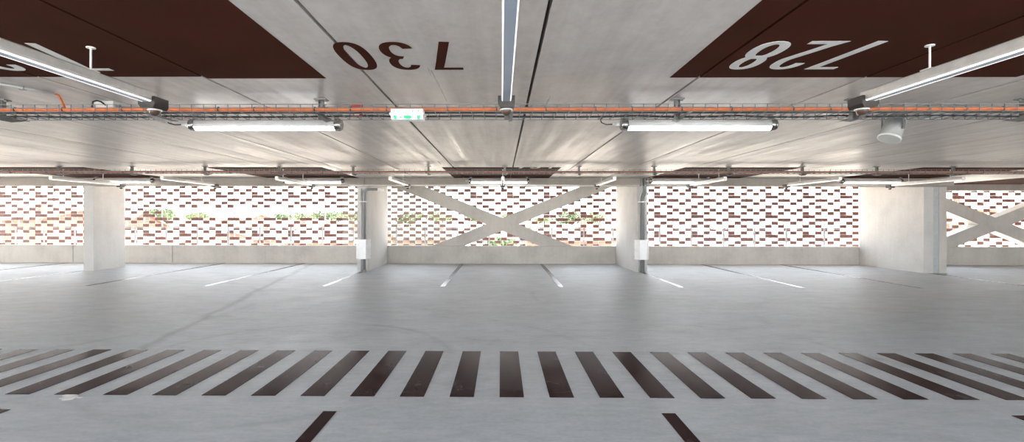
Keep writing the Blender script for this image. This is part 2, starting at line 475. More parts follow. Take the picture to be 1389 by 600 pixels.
# ------------------------------------------------------------------ ceiling bays and numerals
def arc(cx, cy, rx, ry, a0, a1, n=18, p=2.3):
    out = []
    for i in range(n + 1):
        t = math.radians(a0 + (a1 - a0) * i / n)
        c, s = math.cos(t), math.sin(t)
        out.append((cx + rx * math.copysign(abs(c) ** (2 / p), c), cy + ry * math.copysign(abs(s) ** (2 / p), s)))
    return out
def digit(ch, w, h):
    """list of (centre line, closed) in a w x h box for a pen tx x ty"""
    tx, ty = 0.062, 0.047
    L, R, B, T = tx / 2, w - tx / 2, ty / 2, h - ty / 2
    cx = w / 2; rx = (R - L) / 2
    if ch == '0': return [(arc(cx, h / 2, rx, (T - B) / 2, 0, 360, 36, 2.5)[:-1], True)]
    if ch == '8':
        return [(arc(cx, h * 0.735, rx * 0.88, T - h * 0.735, 0, 360, 30)[:-1], True),
                (arc(cx, (h * 0.535 + B) / 2, rx, (h * 0.535 - B) / 2, 0, 360, 30)[:-1], True)]
    if ch == '7': return [([(0, T), (R - 0.01, T), (R - 0.035, T - 0.13), (L + 0.045, 0)], False)]
    if ch == '1': return [([(w * 0.62, 0), (w * 0.62, T), (w * 0.42, T - 0.09), (w * 0.12, T - 0.13)], False)]
    if ch == '2':
        a = arc(cx, h * 0.72, rx, T - h * 0.72, 175, -28, 20)
        return [(a + [(L + 0.03, B + 0.05), (L, B), (w, B)], False)]
    if ch == '3':
        up = arc(cx, h * 0.735, rx * 0.92, T - h * 0.735, 165, -80, 20)
        dn = arc(cx, (h * 0.51 + B) / 2, rx, (h * 0.51 - B) / 2, 80, -165, 22)
        return [(up + [(cx - 0.012, h * 0.522)] , False), ([(cx - 0.012, h * 0.522)] + dn, False)]
def ribbon(mb, line, closed, fn, z0, z1):
    tx, ty = 0.062, 0.047
    P = [Vector((x / tx, y / ty)) for x, y in line]
    n = len(P)
    Lf, Rt = [], []
    for i in range(n):
        if closed: a, b, c = P[i - 1], P[i], P[(i + 1) % n]
        else: a, b, c = P[max(i - 1, 0)], P[i], P[min(i + 1, n - 1)]
        d1 = (b - a) if (b - a).length > 1e-6 else (c - b)
        d2 = (c - b) if (c - b).length > 1e-6 else (b - a)
        d1 = d1.normalized(); d2 = d2.normalized()
        n1 = Vector((-d1.y, d1.x)); n2 = Vector((-d2.y, d2.x))
        nn = (n1 + n2)
        if nn.length < 1e-4: nn = n1
        nn = nn.normalized()
        s = 0.5 / max(0.42, nn.dot(n1))
        for lst, sg in ((Lf, 1), (Rt, -1)):
            q = b + nn * s * sg
            lst.append((q.x * tx, q.y * ty))
    m = n if closed else n - 1
    for i in range(m):
        j = (i + 1) % n
        mb.prism([Lf[i], Rt[i], Rt[j], Lf[j]], fn, z0, z1)
def number(root, text, x_start, y_base, sgn, mat, loc, widths=None, depth=(0.0015, 0.004)):
    """sgn=-1: reads towards -X with its top away from the camera; +1: reads towards +X, top towards the camera"""
    x = x_start
    for ch in text:
        w = 0.21
        mb = MB()
        def fn(u, v, h, x=x): return (x + sgn * u - loc[0], y_base - sgn * v - loc[1], H - h - loc[2])
        for q, (line, closed) in enumerate(digit(ch, w, 0.54)): ribbon(mb, line, closed, fn, depth[0], depth[1] + 0.0006 * q)
        mb.build('digit', mat, root)
        x += sgn * (0.283 if ch != '3' else 0.292)

def plank_cut(x0, x1):
    out = []
    for k in range(k0, k1):
        a = max(x0, SEAM0 + k * PW + 0.0123); b = min(x1, SEAM0 + (k + 1) * PW - 0.0123)
        if b - a > 0.01: out.append((a, b))
    return out
def bay(x0, x1, y0, y1, label, text=None, xs=0, yb=0, sgn=1):
    loc = ((x0 + x1) / 2, (y0 + y1) / 2, H)
    t = thing('ceiling_bay_marking', label, 'ceiling marking', loc, 0, 'brown painted ceiling bays')
    mb = MB()
    for a, b in plank_cut(x0, x1):
        e = y1
        if text == '732' and b < -2.1: e = y1 - 0.05
        mb.box(a - loc[0], b - loc[0], y0 - loc[1], e - loc[1], -0.0018, -0.0003)
        # the paint runs a little way up into the plank joints
        if b < x1 - 1e-6: mb.box(b - loc[0], b + 0.0026 - loc[0], y0 - loc[1], e - loc[1], -0.0018, 0.05)
        if a > x0 + 1e-6: mb.box(a - 0.0026 - loc[0], a - loc[0], y0 - loc[1], e - loc[1], -0.0018, 0.05)
    mb.build('painted_field', M['brown_paint'], t)
    if text: number(t, text, xs, yb, sgn, M['beige_paint'], loc, depth=(0.0022, 0.0036))
bay(-3.83, -1.318, -1.4, 3.62, 'dark brown painted ceiling bay upper left, with pale numeral partly cut off', '732', -2.76, 2.875, -1)
bay(1.251, 3.80, -1.4, 3.616, 'dark brown painted ceiling bay upper right with pale 728', '728', 2.325, 2.875, -1)
n730 = thing('ceiling_number', 'dark brown 730 painted on bare concrete ceiling', 'ceiling number', (-0.65, 3.15, H))
number(n730, '730', -0.268, 2.875, -1, M['brown_paint'], (-0.65, 3.15, H), depth=(0.0003, 0.0018))
bay(-1.235, 1.235, 9.98, 12.66, 'far brown painted ceiling bay in the middle with pale 731', '731', 0.31, 10.16, 1)
for x0, x1, lab in ((-6.17, -3.72, 'far brown ceiling bay, first left of the middle one'), (-11.2, -8.72, 'far brown ceiling bay at far left'),
                    (3.78, 6.2, 'far brown ceiling bay, first right of the middle one'), (8.62, 11.1, 'far brown ceiling bay above the broad double column')):
    bay(x0, x1, 9.98, 12.66, lab)
bay(13.3, 15.8, 12.2, 14.9, 'brown ceiling bay at far right, above the right cross brace')

# ------------------------------------------------------------------ luminaires
LAMPL = 1.55
def tube_lamp(loc, label):
    t = thing('tube_luminaire', label, 'light', loc, 0, 'tubular ceiling luminaires')
    L = LAMPL / 2; r = 0.058; n = 20
    # housing: upper shell; diffuser: lower shell
    for nm, a0, a1, mat in (('housing', -25, 205, 'housing'), ('diffuser', 205, 335, 'diffuser')):
        pts = [(r * math.cos(math.radians(a0 + (a1 - a0) * i / n)), r * math.sin(math.radians(a0 + (a1 - a0) * i / n))) for i in range(n + 1)]
        mb = MB().prism(pts, lambda u, v, h: (h, u, v), -L + 0.05, L - 0.05)
        o = mb.build(nm, M[mat], t)
        for f in o.data.polygons:
            if len(f.vertices) == 4 and abs(f.normal.x) < 0.5: f.use_smooth = True
    for s in (-1, 1):
        mb = MB().cyl((s * (L - 0.065), 0, 0), (s * (L - 0.02), 0, 0), 0.0615, 24)
        mb.cyl((s * (L - 0.02), 0, 0), (s * L, 0, 0), 0.0615, 24, 0.050)
        mb.cyl((s * L, 0, 0), (s * (L + 0.006), 0, 0), 0.012, 12)
        cap = mb.build('end_cap', M['steel'], t)
        mb = MB().tube([(s * (L - 0.07), -0.062, -0.022), (s * (L - 0.05), -0.066, -0.040), (s * (L - 0.03), -0.066, -0.030), (s * (L - 0.02), -0.064, -0.044)], 0.005, 6)
        mb.tube([(s * (L - 0.075), -0.050, -0.042), (s * (L - 0.045), -0.056, -0.048), (s * (L - 0.015), -0.048, -0.042)], 0.005, 6)
        mb.build('clasp', M['black'], cap)
        mb = MB().box(s * (L - 0.075), s * (L - 0.035), -0.014, 0.014, 0.058, 0.10)
        mb.box(s * (L - 0.105), s * (L - 0.005), -0.02, 0.02, 0.10, 0.108)
        mb.build('mounting_bracket', M['zinc'], t)
    mb = MB().cyl((-L - 0.006, 0, 0.004), (-L - 0.05, 0, 0.004), 0.017, 12).cyl((-L - 0.05, 0, 0.004), (-L - 0.085, 0, 0.004), 0.012, 12)
    mb.build('cable_gland', M['white'], t)
    mb = MB().tube([(-L - 0.085, 0, 0.004), (-L - 0.15, -0.01, 0.0), (-L - 0.20, -0.03, 0.015), (-L - 0.215, -0.05, 0.045), (-L - 0.18, -0.10, 0.06),
                    (-L - 0.14, -0.15, 0.05), (-L - 0.12, -0.19, 0.03)], 0.006, 8)
    mb.build('supply_cable', M['black'], t)
    return t
ZL = 1.44 + 0.942
near = tube_lamp((-2.39, 4.88, ZL), 'large tubular luminaire under the near ceiling, left of centre')
dup(near, (1.975, 4.88, ZL), 'large tubular luminaire under the near ceiling, right of centre')
ZF = H - 0.108
for x, lab in ((-9.7, 'far tubular luminaire in front of the free-standing column'), (-4.80, 'far tubular luminaire just left of the second column'),
               (-0.06, 'far tubular luminaire above the central cross brace'), (4.52, 'far tubular luminaire just right of the third column'),
               (9.34, 'far tubular luminaire left of the broad double column')):
    dup(near, (x, 12.32, ZF), lab, skip=('supply_cable',))

def rail_lamp(loc, label, rods=((-0.55),)):
    """runs along y; loc is its far end, body reaching towards the camera"""
    t = thing('linear_ceiling_lamp', label, 'light', loc, 0, 'suspended linear luminaires')
    L = 1.9
    prof = [(-0.029, 0.004), (-0.036, 0.020), (-0.036, 0.062), (-0.026, 0.070), (0.026, 0.070), (0.036, 0.062), (0.036, 0.020), (0.029, 0.004)]
    MB().prism(prof, lambda u, v, h: (u, h, v), -L, -0.03).build('body', M['alu'], t)
    MB().box(-0.027, 0.027, -L + 0.01, -0.04, -0.003, 0.004).build('optic', M['plate'], t)
    mb = MB()
    for s in (-1, 1):
        mb.box(s * 0.029 - 0.003, s * 0.029 + 0.003, -L + 0.01, -0.04, -0.004, 0.006)
    mb.build('lamp_strip', M['edge'], t)
    mb = MB()
    pr = [(-0.060, 0.036), (-0.060, -0.02), (-0.045, -0.044), (0.045, -0.044), (0.060, -0.02), (0.060, 0.036), (0.040, 0.036), (0.038, 0.0), (-0.038, 0.0), (-0.040, 0.036)]
    mb.prism(pr, lambda u, v, h: (u, h, v), -0.085, 0.06)
    cap = mb.build('end_cap', M['cap'], t)
    mb = MB().cyl((0, 0.0, -0.044), (0, 0.0, -0.051), 0.047, 24)
    mb.build('sensor_ring', M['white'], cap)
    mb = MB().sphere((0, 0.0, -0.051), 0.037, 1.0, 'lower')
    mb.build('sensor_dome', M['dome'], cap)
    for y in rods:
        mb = MB().cyl((0, y, 0.07), (0, y, H - loc[2] + 0.002), 0.006, 8)
        mb.cyl((0, y, H - loc[2] - 0.008), (0, y, H - loc[2] + 0.002), 0.025, 12)
        mb.box(-0.03, 0.03, y - 0.035, y + 0.035, 0.070, 0.076)
        mb.build('suspension_rod', M['white'], t)
    return t
ZT = 1.44 + 0.83
rl = rail_lamp((0.035, 3.5, ZT), 'near linear luminaire overhead in the centre, pointing at the viewer', (-0.55, -1.6))
dup(rl, (-2.53, 3.5, ZT), 'near linear luminaire overhead at upper left on a thin rod')
dup(rl, (2.585, 3.5, ZT), 'near linear luminaire overhead at upper right on a thin rod')
ZT2 = 1.44 + 0.80
rf = rail_lamp((0.03, 12.0, ZT2), 'far linear luminaire seen end-on above the central cross brace', (-0.55, -1.6))
for x, lab in ((-2.33, 'far linear luminaire above the upper left arm of the central brace'), (-4.72, 'far linear luminaire just left of the second column'),
               (-7.15, 'far linear luminaire midway in the wide left bay'), (-9.52, 'far linear luminaire ending at the free-standing column'),
               (2.36, 'far linear luminaire above the upper right arm of the central brace'), (4.65, 'far linear luminaire just right of the third column'),
               (7.02, 'far linear luminaire midway in the bay right of the third column'), (9.55, 'far linear luminaire in front of the broad double column')):
    dup(rf, (x, 12.0, ZT2), lab)

# ------------------------------------------------------------------ cable trays
def cable_tray(y0, y1, zb, x0, x1, label, posts):
    t = thing('cable_tray', label, 'cable tray', (0, y0, zb), 0, 'wire basket cable trays')
    d = y1 - y0; hh = 0.062
    mb = MB(); w = 0.0026
    for y, z in ((0, hh), (0, 0.03), (0, 0), (d * 0.25, 0), (d * 0.75, 0), (d, 0), (d, 0.03), (d, hh)):
        mb.box(x0, x1, y - w, y + w, z - w, z + w)
    n = int((x1 - x0) / 0.104)
    for i in range(n + 1):
        x = x0 + 0.104 * i
        mb.box(x - w, x + w, -w, w, 0, hh); mb.box(x - w, x + w, d - w, d + w, 0, hh)
        mb.box(x - w, x + w, 0, d, -w, w)
    mb.build('wire_basket', M['tray'], t)
    return t
YT0, YT1 = 4.10, 4.45
ZTB = 1.44 + 0.905
cable_tray(YT0, YT1, ZTB, -6.6, 6.6, 'near wire basket cable tray running across under the ceiling', None)
YF0, YF1 = 9.62, 9.92
cable_tray(YF0, YF1, ZTB, -14.0, 14.0, 'far wire basket cable tray running across under the ceiling', None)

def conduit(x0, x1, y, z, r, mat, name, label, cat, ties=True, wob=0.004, step=0.45, seed=1):
    rr = random.Random(seed)
    pts = []
    x = x0
    while x < x1:
        pts.append((x, y + rr.uniform(-wob, wob), z + rr.uniform(-wob, wob) * 0.5)); x += step
    pts.append((x1, y, z))
    t = thing(name, label, cat, (x0, y, z))
    P = [(p[0] - x0, p[1] - y, p[2] - z) for p in pts]
    MB().tube(P, r, 10).build('sheath', mat, t)
    if ties:
        x = 0.22
        while x < x1 - x0 - 0.1:
            MB().cyl((x - 0.004, 0, 0), (x + 0.004, 0, 0), r + 0.004, 10).box(x - 0.018, x + 0.018, -r * 0.6, r * 0.3, -r - 0.016, -r + 0.002).build('cable_tie', M['black'], t)
            x += rr.choice((0.31, 0.42, 0.31, 0.52))
    return t
conduit(-6.6, 6.6, YT0 + 0.03, ZTB + 0.026, 0.0175, M['orange'], 'orange_conduit', 'orange cable conduit lying in the near cable tray', 'conduit')
conduit(-6.6, 6.6, YT0 + 0.075, ZTB + 0.012, 0.009, M['black'], 'black_cable', 'thick black cable beside the orange conduit in the near tray', 'cable', False, 0.006, 0.3, 5)
conduit(-6.6, 6.6, YT0 + 0.255, ZTB + 0.011, 0.008, M['black'], 'black_cable', 'black cable in the rear half of the near tray, behind the orange conduit', 'cable', False, 0.012, 0.3, 6)
conduit(-14, 14, YF0 + 0.05, ZTB + 0.020, 0.013, M['copper'], 'orange_conduit', 'rust orange conduit lying in the far cable tray', 'conduit', True, 0.004, 0.5, 9)

def hanger(x, y0, y1, label, group):
    ym = (y0 + y1) / 2
    t = thing('tray_hanger', label, 'bracket', (x, ym, H), 0, group)
    drop = H - ZTB
    MB().box(-0.055, 0.055, -0.035, 0.035, -0.008, 0).box(-0.05, -0.03, -0.01, 0.01, -0.016, -0.008).box(0.03, 0.05, -0.01, 0.01, -0.016, -0.008).build('ceiling_plate', M['zinc'], t)
    mb = MB().box(-0.021, -0.017, -0.02, 0.02, -drop - 0.035, -0.008).box(0.017, 0.021, -0.02, 0.02, -drop - 0.035, -0.008).box(-0.017, 0.017, 0.016, 0.02, -drop - 0.035, -0.008)
    mb.build('channel', M['zinc'], t)
    a = (y1 - y0) / 2 + 0.03
    mb = MB().prism([(-a, -drop - 0.006), (a, -drop - 0.006), (a * 0.3, -drop - 0.045), (-a * 0.3, -drop - 0.045)], lambda u, v, h: (h, u, v), 0.022, 0.026)
    mb.box(0.022, 0.055, -a, a, -drop - 0.010, -drop - 0.006)
    mb.build('cantilever_arm', M['zinc'], t)
    return t
g1 = 'near cable tray hangers'; g2 = 'far cable tray hangers'
h0 = hanger(-1.60, YT0, YT1, 'near tray hanger above the right end of the left tubular luminaire', g1)
for x, lab in ((-4.47, 'near tray hanger at the left edge'), (-3.07, 'near tray hanger behind the upper left linear luminaire'), (0.045, 'near tray hanger behind the central linear luminaire'),
               (1.545, 'near tray hanger above the right tubular luminaire'), (3.08, 'near tray hanger behind the upper right linear luminaire'), (4.56, 'near tray hanger at the right edge')):
    dup(h0, (x, (YT0 + YT1) / 2, H), lab)
hf = hanger(0.07, YF0, YF1, 'far tray hanger over the middle brown bay', g2)
for i, px in enumerate((83, 182, 281, 382, 482, 584, 788, 890, 991, 1091, 1192, 1296)):
    tt = (px - 683) / 656
    x = (px - 683 - 7.5 * tt * tt) / 656 * 9.77
    side = 'left' if x < 0 else 'right'
    n = 6 - i if x < 0 else i - 5
    dup(hf, (x, (YF0 + YF1) / 2, H), '%s far tray hanger to the %s of the middle brown bay' % (ORD[n], side))

# ------------------------------------------------------------------ devices near the tray
# exit sign
t = thing('exit_sign', 'white emergency exit light with green pictogram under the near tray', 'exit sign', (-0.782, 4.03, 1.44 + 0.905))
pr = [(-0.055, -0.004), (0.060, -0.004), (0.060, -0.070), (0.045, -0.095), (-0.028, -0.095), (-0.055, -0.058)]
mb = MB()
mb.prism([(-0.05, -0.004), (0.06, -0.004), (0.06, -0.088), (-0.03, -0.088), (-0.05, -0.052)], lambda u, v, h: (h, u, v), -0.132, 0.132)
mb.bbox(-0.145, 0.145, -0.055, 0.062, -0.054, -0.034, 0.006)
mb.build('housing', M['white'], t)
mb = MB()
for i in range(5): mb.box(-0.105 + 0.05 * i, -0.101 + 0.05 * i, -0.0515, -0.048, -0.030, -0.014)
mb.build('vents', M['pipe'], t)
def sf(u, v, h):   # point on the sloping lower face: u along x, v down the slope, h outwards
    a = Vector((0, -0.050, -0.053)); b = Vector((0, -0.030, -0.088))
    d = (b - a); nrm = Vector((0, -d.z, d.y)).normalized()
    if nrm.y > 0: nrm = -nrm
    p = a + d * v + nrm * h
    return (u, p.y, p.z)
MB().prism([(-0.115, 0.06), (0.115, 0.06), (0.105, 0.97), (-0.105, 0.97)], sf, 0.0004, 0.002).build('sign_panel', M['signw'], t)
mb = MB()
mb.prism([(-0.112, 0.1), (-0.085, 0.1), (-0.085, 0.92), (-0.105, 0.92)], sf, 0.002, 0.0035)
mb.prism([(0.085, 0.1), (0.112, 0.1), (0.105, 0.92), (0.085, 0.92)], sf, 0.002, 0.0035)
# running figure, arrow
mb.prism([(-0.020, 0.1), (0.030, 0.15), (0.045, 0.5), (0.020, 0.9), (-0.012, 0.85), (-0.028, 0.5)], sf, 0.002, 0.0035)
mb.prism([(-0.065, 0.5), (-0.045, 0.25), (-0.045, 0.42), (-0.033, 0.42), (-0.033, 0.6), (-0.045, 0.6), (-0.045, 0.78)], sf, 0.002, 0.0035)
pic = mb.build('pictogram', M['green'], t)
pic['label'] = 'green pictogram'

# second exit light far left
t2 = dup(t, (-13.25, 12.3, H - 0.02), 'far white exit light with green face at the left edge')

# red sounder
t = thing('fire_detector_box', 'small dark red box inside the near cable tray, left of the exit sign', 'detector box', (-1.295, 4.31, ZTB + 0.004))
MB().bbox(-0.05, 0.05, -0.02, 0.02, 0, 0.032, 0.004).bbox(-0.05, 0.05, -0.02, 0.02, 0.075, 0.105, 0.004).box(-0.04, 0.04, -0.015, 0.015, 0.03, 0.078).build('case', M['red'], t)
MB().box(-0.045, 0.03, -0.0235, -0.021, 0.006, 0.014).build('label_strip', M['white'], t)

# junction boxes
def jbox(loc, label, w=0.15, loop=True):
    t = thing('ceiling_junction_box', label, 'junction box', loc, 0, 'ceiling junction boxes')
    MB().bbox(-w / 2, w / 2, -0.05, 0.05, -0.065, 0.002, 0.006).build('case', M['pvc'], t)
    MB().bbox(-w / 2 + 0.006, w / 2 - 0.006, -0.046, 0.046, -0.078, -0.066, 0.004).build('lid', M['white'], t)
    for s in (-1, 1): MB().cyl((s * w / 2, 0, -0.035), (s * (w / 2 + 0.03), 0, -0.035), 0.013, 10).build('cable_gland', M['pipe'], t)
    if loop:
        MB().tube([(0.02, -0.05, -0.04), (0.0, -0.08, -0.015), (-0.01, -0.11, -0.012), (-0.02, -0.14, -0.03), (-0.02, -0.15, -0.08)], 0.007, 8).build('loop_cable', M['black'], t)
    return t
jbox((-3.58, 4.36, H), 'grey junction box with black cable loop above the near tray, left', 0.17)
jbox((4.20, 4.72, H), 'pale junction box behind the near tray, right of the loudspeaker', 0.16, False)

# loudspeaker
t = thing('projector_loudspeaker', 'grey cylindrical loudspeaker hanging behind the near tray at right', 'loudspeaker', (3.83, 4.78, H))
ax = Vector((-0.42, -0.12, -0.9)).normalized()
c = Vector((0.0, 0.0, -0.175))
p0 = c - ax * 0.10; p1 = c + ax * 0.10
MB().cyl(p0, p1, 0.083, 28, 0.092).cyl(p0 - ax * 0.045, p0, 0.06, 24, 0.083).build('shell', M['speaker'], t)
MB().cyl(p1 - ax * 0.006, p1 + ax * 0.006, 0.097, 28).cyl(p0 - ax * 0.004, p0 + ax * 0.010, 0.090, 28).build('rim', M['white'], t)
MB().cyl(p1 + ax * 0.006, p1 + ax * 0.010, 0.088, 28).build('grille', M['pvc'], t)
side = ax.cross(Vector((0, 0, 1))).normalized()
mb = MB()
for s in (-1, 1):
    mb.cyl(c + side * s * 0.083, c + side * s * 0.105, 0.012, 10)
mb.tube([c + side * 0.10, c + side * 0.10 + Vector((0, 0, 0.13)), Vector((0, 0, -0.006)) + side * 0.05, Vector((0, 0, -0.006)) - side * 0.05, c - side * 0.10 + Vector((0, 0, 0.13)), c - side * 0.10], 0.008, 8)
mb.box(-0.06, 0.06, -0.03, 0.03, -0.006, 0)
mb.build('mounting_bracket', M['zinc'], t)

# surface conduit with orange drop at upper left
t = thing('ceiling_conduit', 'pale bent conduit on the ceiling at far left, ending in an orange drop', 'conduit', (-3.8, 4.1, H))
MB().tube([(0.05, -0.09, -0.012), (-0.05, -0.28, -0.012), (-0.13, -0.43, -0.012), (-0.17, -0.47, -0.012), (-0.20, -0.44, -0.012), (-0.15, -0.36, -0.012)], 0.011, 10).build('conduit_tube', M['pvc'], t)
MB().box(-0.07, -0.03, -0.27, -0.24, -0.026, 0).build('saddle_clip', M['pipe'], t)
MB().tube([(0.05, -0.09, -0.012), (0.06, -0.06, -0.02), (0.06, -0.03, -0.06), (0.06, 0.0, -0.115)], 0.009, 8).build('orange_drop', M['orange'], t)

# column pipes and protective boxes
def riser(x, top, label, elbow):
    yf = YC
    t = thing('cable_riser', label, 'pipe', (x, yf, 0), 0, 'grey cable risers')
    yo = -0.035 if elbow else -0.255
    if elbow:
        r = 0.034
        pts = [(0, -r, 0.0), (0, -r, top - 0.12)] + [(0.1 - 0.1 * math.cos(a), -r, top - 0.12 + 0.1 * math.sin(a)) for a in (0.4, 0.8, 1.2, 1.57)] + [(0.37, -r, top - 0.02)]
        MB().tube(pts, r, 12).build('main_pipe', M['pipe'], t)
        MB().tube([(-0.085, -0.022, 0), (-0.085, -0.022, top)], 0.02, 10).build('thin_pipe', M['pvc'], t)
        MB().bbox(0.37, 0.52, -0.10, -0.002, top - 0.075, top + 0.015, 0.008).build('outlet_box', M['white'], t)
        MB().bbox(-0.13, 0.06, -0.078, -0.002, 1.86, 1.885, 0.003).build('clamp', M['white'], t)
    else:
        MB().tube([(0, -0.07, 0), (0, -0.07, 1.93), (0, -0.10, 2.0), (0, -0.25, 2.13), (0, -0.285, 2.22), (0, -0.285, H + 0.001)], 0.05, 12).build('main_pipe', M['pipe'], t)
        MB().tube([(-0.075, -0.03, 0), (-0.075, -0.03, 1.93), (-0.075, -0.06, 2.0), (-0.075, -0.23, 2.13), (-0.075, -0.255, 2.22), (-0.075, -0.255, H + 0.001)], 0.018, 10).build('thin_pipe', M['pvc'], t)
        MB().bbox(-0.11, 0.07, -0.125, -0.002, 1.86, 1.885, 0.003).build('clamp', M['white'], t)
    # faceted protective cover, its own part
    w = 0.185; d = 0.17
    xc = -0.02
    mb = MB().prism([(xc - w, -0.004), (xc - w, -0.05), (xc - w * 0.45, -d), (xc + w * 0.55, -d), (xc + w, -0.05), (xc + w, -0.004)], lambda u, v, h: (u, v, h), 0.35, 0.87)
    cov = mb.build('impact_cover', M['boxw'], t)
    mb = MB()
    for s in (-1, 1):
        for z in (0.42, 0.61, 0.80): mb.cyl((xc + s * (w - 0.004), -0.025, z), (xc + s * (w + 0.006), -0.025, z), 0.010, 8)
    mb.build('bolts', M['zinc'], cov)
    MB().bbox(-0.06, 0.06, -0.09, -0.002, 0.0, 0.05, 0.006).build('foot', M['zinc'], t)
    return t
riser(-3.66, 2.22, 'grey pipes with pale impact cover on the column left of the cross brace', True)
riser(3.74, H, 'grey pipe with pale impact cover on the column right of the cross brace', False)
# thin white strip along the lower front edge of the beam
o = MB().cyl((-4.0, YB0 - 0.02, BZ + 0.005), (3.6, YB0 - 0.02, BZ + 0.005), 0.014, 8).build('soffit_strip', M['white'])
tag(o, 'thin white strip along the lower edge of the beam over the cross brace', 'pipe')

# ------------------------------------------------------------------ outside
def ground_mat():
    k = NT('dusty_ground')
    f = k.noise(k.mapped((1, 1, 1)), 0.08, 5)
    k.col(k.ramp(f, [(0.35, (0.56, 0.49, 0.41)), (0.65, (0.68, 0.60, 0.51))])); k.rough(0.9)
    return k.m
M['ground'] = ground_mat()
GZ = -2.6  # raised so the unseen pale ground bounces sunlight onto the ceiling
tag(MB().box(-400, 400, -200, 500, GZ - 0.6, GZ).build('ground', M['ground']), 'pale dusty ground below the deck', kind='structure')
M['hw'] = simple('white_render', (0.30, 0.29, 0.275), 0.8, var=0.06, scale=0.5)
M['hp'] = simple('peach_render', (0.20, 0.115, 0.08), 0.8, var=0.08, scale=0.5)
M['hs'] = simple('salmon_render', (0.21, 0.14, 0.108), 0.8, var=0.08, scale=0.5)
M['hl'] = simple('bluish_white_panel', (0.30, 0.315, 0.33), 0.6, var=0.05, scale=0.5)
M['roof'] = simple('terracotta_roof', (0.14, 0.078, 0.055), 0.8, var=0.22, scale=0.8)
M['roof2'] = simple('faded_roof', (0.16, 0.108, 0.086), 0.8, var=0.2, scale=0.8)
M['pane'] = simple('dull_window_glass', (0.10, 0.125, 0.13), 0.2, var=0.2)
M['trunk'] = simple('tree_bark', (0.10, 0.07, 0.05), 0.9)
M['leaf1'] = simple('green_leaves', (0.055, 0.085, 0.022), 0.6, var=0.5, scale=1.2)
M['leaf2'] = simple('yellow_green_leaves', (0.085, 0.115, 0.034), 0.6, var=0.5, scale=1.2)
def W(px, D): return (px - 680) * D / 656
def Zp(py, D): return 1.44 + (296 - py) * D / 656

def house(x0, x1, D, dep, ze, zr, wm, rm, label, nwin=3, flat=False, wz=None):
    cx = (x0 + x1) / 2; w = (x1 - x0) / 2
    t = thing('house', label, 'building', (cx, D, GZ), 0, 'houses beyond the screen')
    E = ze - GZ; R = zr - GZ
    MB().box(-w, w, 0, dep, 0, E).build('walls', wm, t)
    if flat:
        MB().box(-w - 0.15, w + 0.15, -0.15, dep + 0.15, E, R).build('roof', rm, t)
    else:
        mb = MB().prism([(-0.5, E - 0.05), (dep / 2, R), (dep + 0.5, E - 0.05), (dep + 0.5, E + 0.12), (dep / 2, R + 0.2), (-0.5, E + 0.12)], lambda u, v, h: (h, u, v), -w - 0.4, w + 0.4)
        mb.prism([(0, E), (dep, E), (dep / 2, R)], lambda u, v, h: (h, u, v), -w, w)
        rf = mb.build('roof', rm, t)
        MB().box(w * 0.35, w * 0.35 + 0.7, dep * 0.3, dep * 0.3 + 0.7, R - 1.0, R + 0.7).build('chimney', wm, rf)
    for zc, hh in (wz or [(E - 1.9, 1.3)]):
        for i in range(nwin):
            x = -w + (i + 0.5) * 2 * w / nwin
            f = MB().box(x - 0.55, x + 0.55, -0.06, 0.05, zc - hh / 2 - 0.08, zc + hh / 2 + 0.08).build('window', M['hw'], t)
            MB().box(x - 0.45, x + 0.45, -0.09, -0.06, zc - hh / 2, zc + hh / 2).build('pane', M['pane'], f)
    return t
house(W(-110, 55), W(40, 55), 55, 14, Zp(300, 55), Zp(284, 55), M['hp'], M['roof'], 'peach house with terracotta roof behind the screen at far left', 4)
house(W(48, 74), W(150, 74), 74, 12, Zp(312, 74), Zp(289, 74), M['hs'], M['roof'], 'salmon gabled house behind the screen, beside the free-standing column', 3)
house(W(150, 45), W(262, 45), 45, 10, Zp(330, 45), Zp(318, 45), M['hw'], M['roof2'], 'low white house with faded roof below the left tree', 3)
house(W(215, 120), W(300, 120), 120, 14, Zp(290, 120), Zp(277, 120), M['hw'], M['hw'], 'distant white block with flat top in the wide left bay', 5, True)
house(W(275, 95), W(330, 95), 95, 12, Zp(300, 95), Zp(292, 95), M['hw'], M['roof'], 'distant small white house right of the left tree', 3)
house(W(268, 60), W(372, 60), 60, 10, Zp(326, 60), Zp(312, 60), M['hs'], M['roof2'], 'salmon house with faded roof in the middle of the wide left bay', 3)
house(W(330, 85), W(428, 85), 85, 12, Zp(312, 85), Zp(301, 85), M['hs'], M['roof'], 'row house with terracotta roof in front of the green tree row', 4)
house(W(384, 46), W(500, 46), 46, 10, Zp(330, 46), Zp(314, 46), M['hp'], M['roof2'], 'peach house with faded roof just left of the second column', 3)
house(W(438, 80), W(530, 80), 80, 9, Zp(316, 80), Zp(304, 80), M['hw'], M['roof2'], 'white house with faded roof behind the second column', 3)
house(W(525, 60), W(620, 60), 60, 10, Zp(326, 60), Zp(311, 60), M['hs'], M['roof2'], 'salmon house behind the lower left of the central brace', 3)
house(W(640, 80), W(725, 80), 80, 10, Zp(312, 80), Zp(303, 80), M['hw'], M['roof2'], 'white house behind the centre of the cross brace', 3)
house(W(715, 50), W(830, 50), 50, 10, Zp(328, 50), Zp(309, 50), M['hp'], M['roof'], 'peach house behind the lower right of the central brace', 3)
D = 52
t = house(W(862, D), W(1100, D), D, 16, Zp(276, D), Zp(273, D), M['hl'], M['hw'], 'large white flat-roofed building behind the screen right of the third column', 11, True,
      [(Zp(301, D) - GZ, 0.7), (Zp(323, D) - GZ, 0.9)])
house(W(1090, 72), W(1230, 72), 72, 14, Zp(282, 72), Zp(279, 72), M['hw'], M['hl'], 'second white flat-roofed building left of the broad double column', 6, True, [(Zp(304, 72) - GZ, 0.8)])
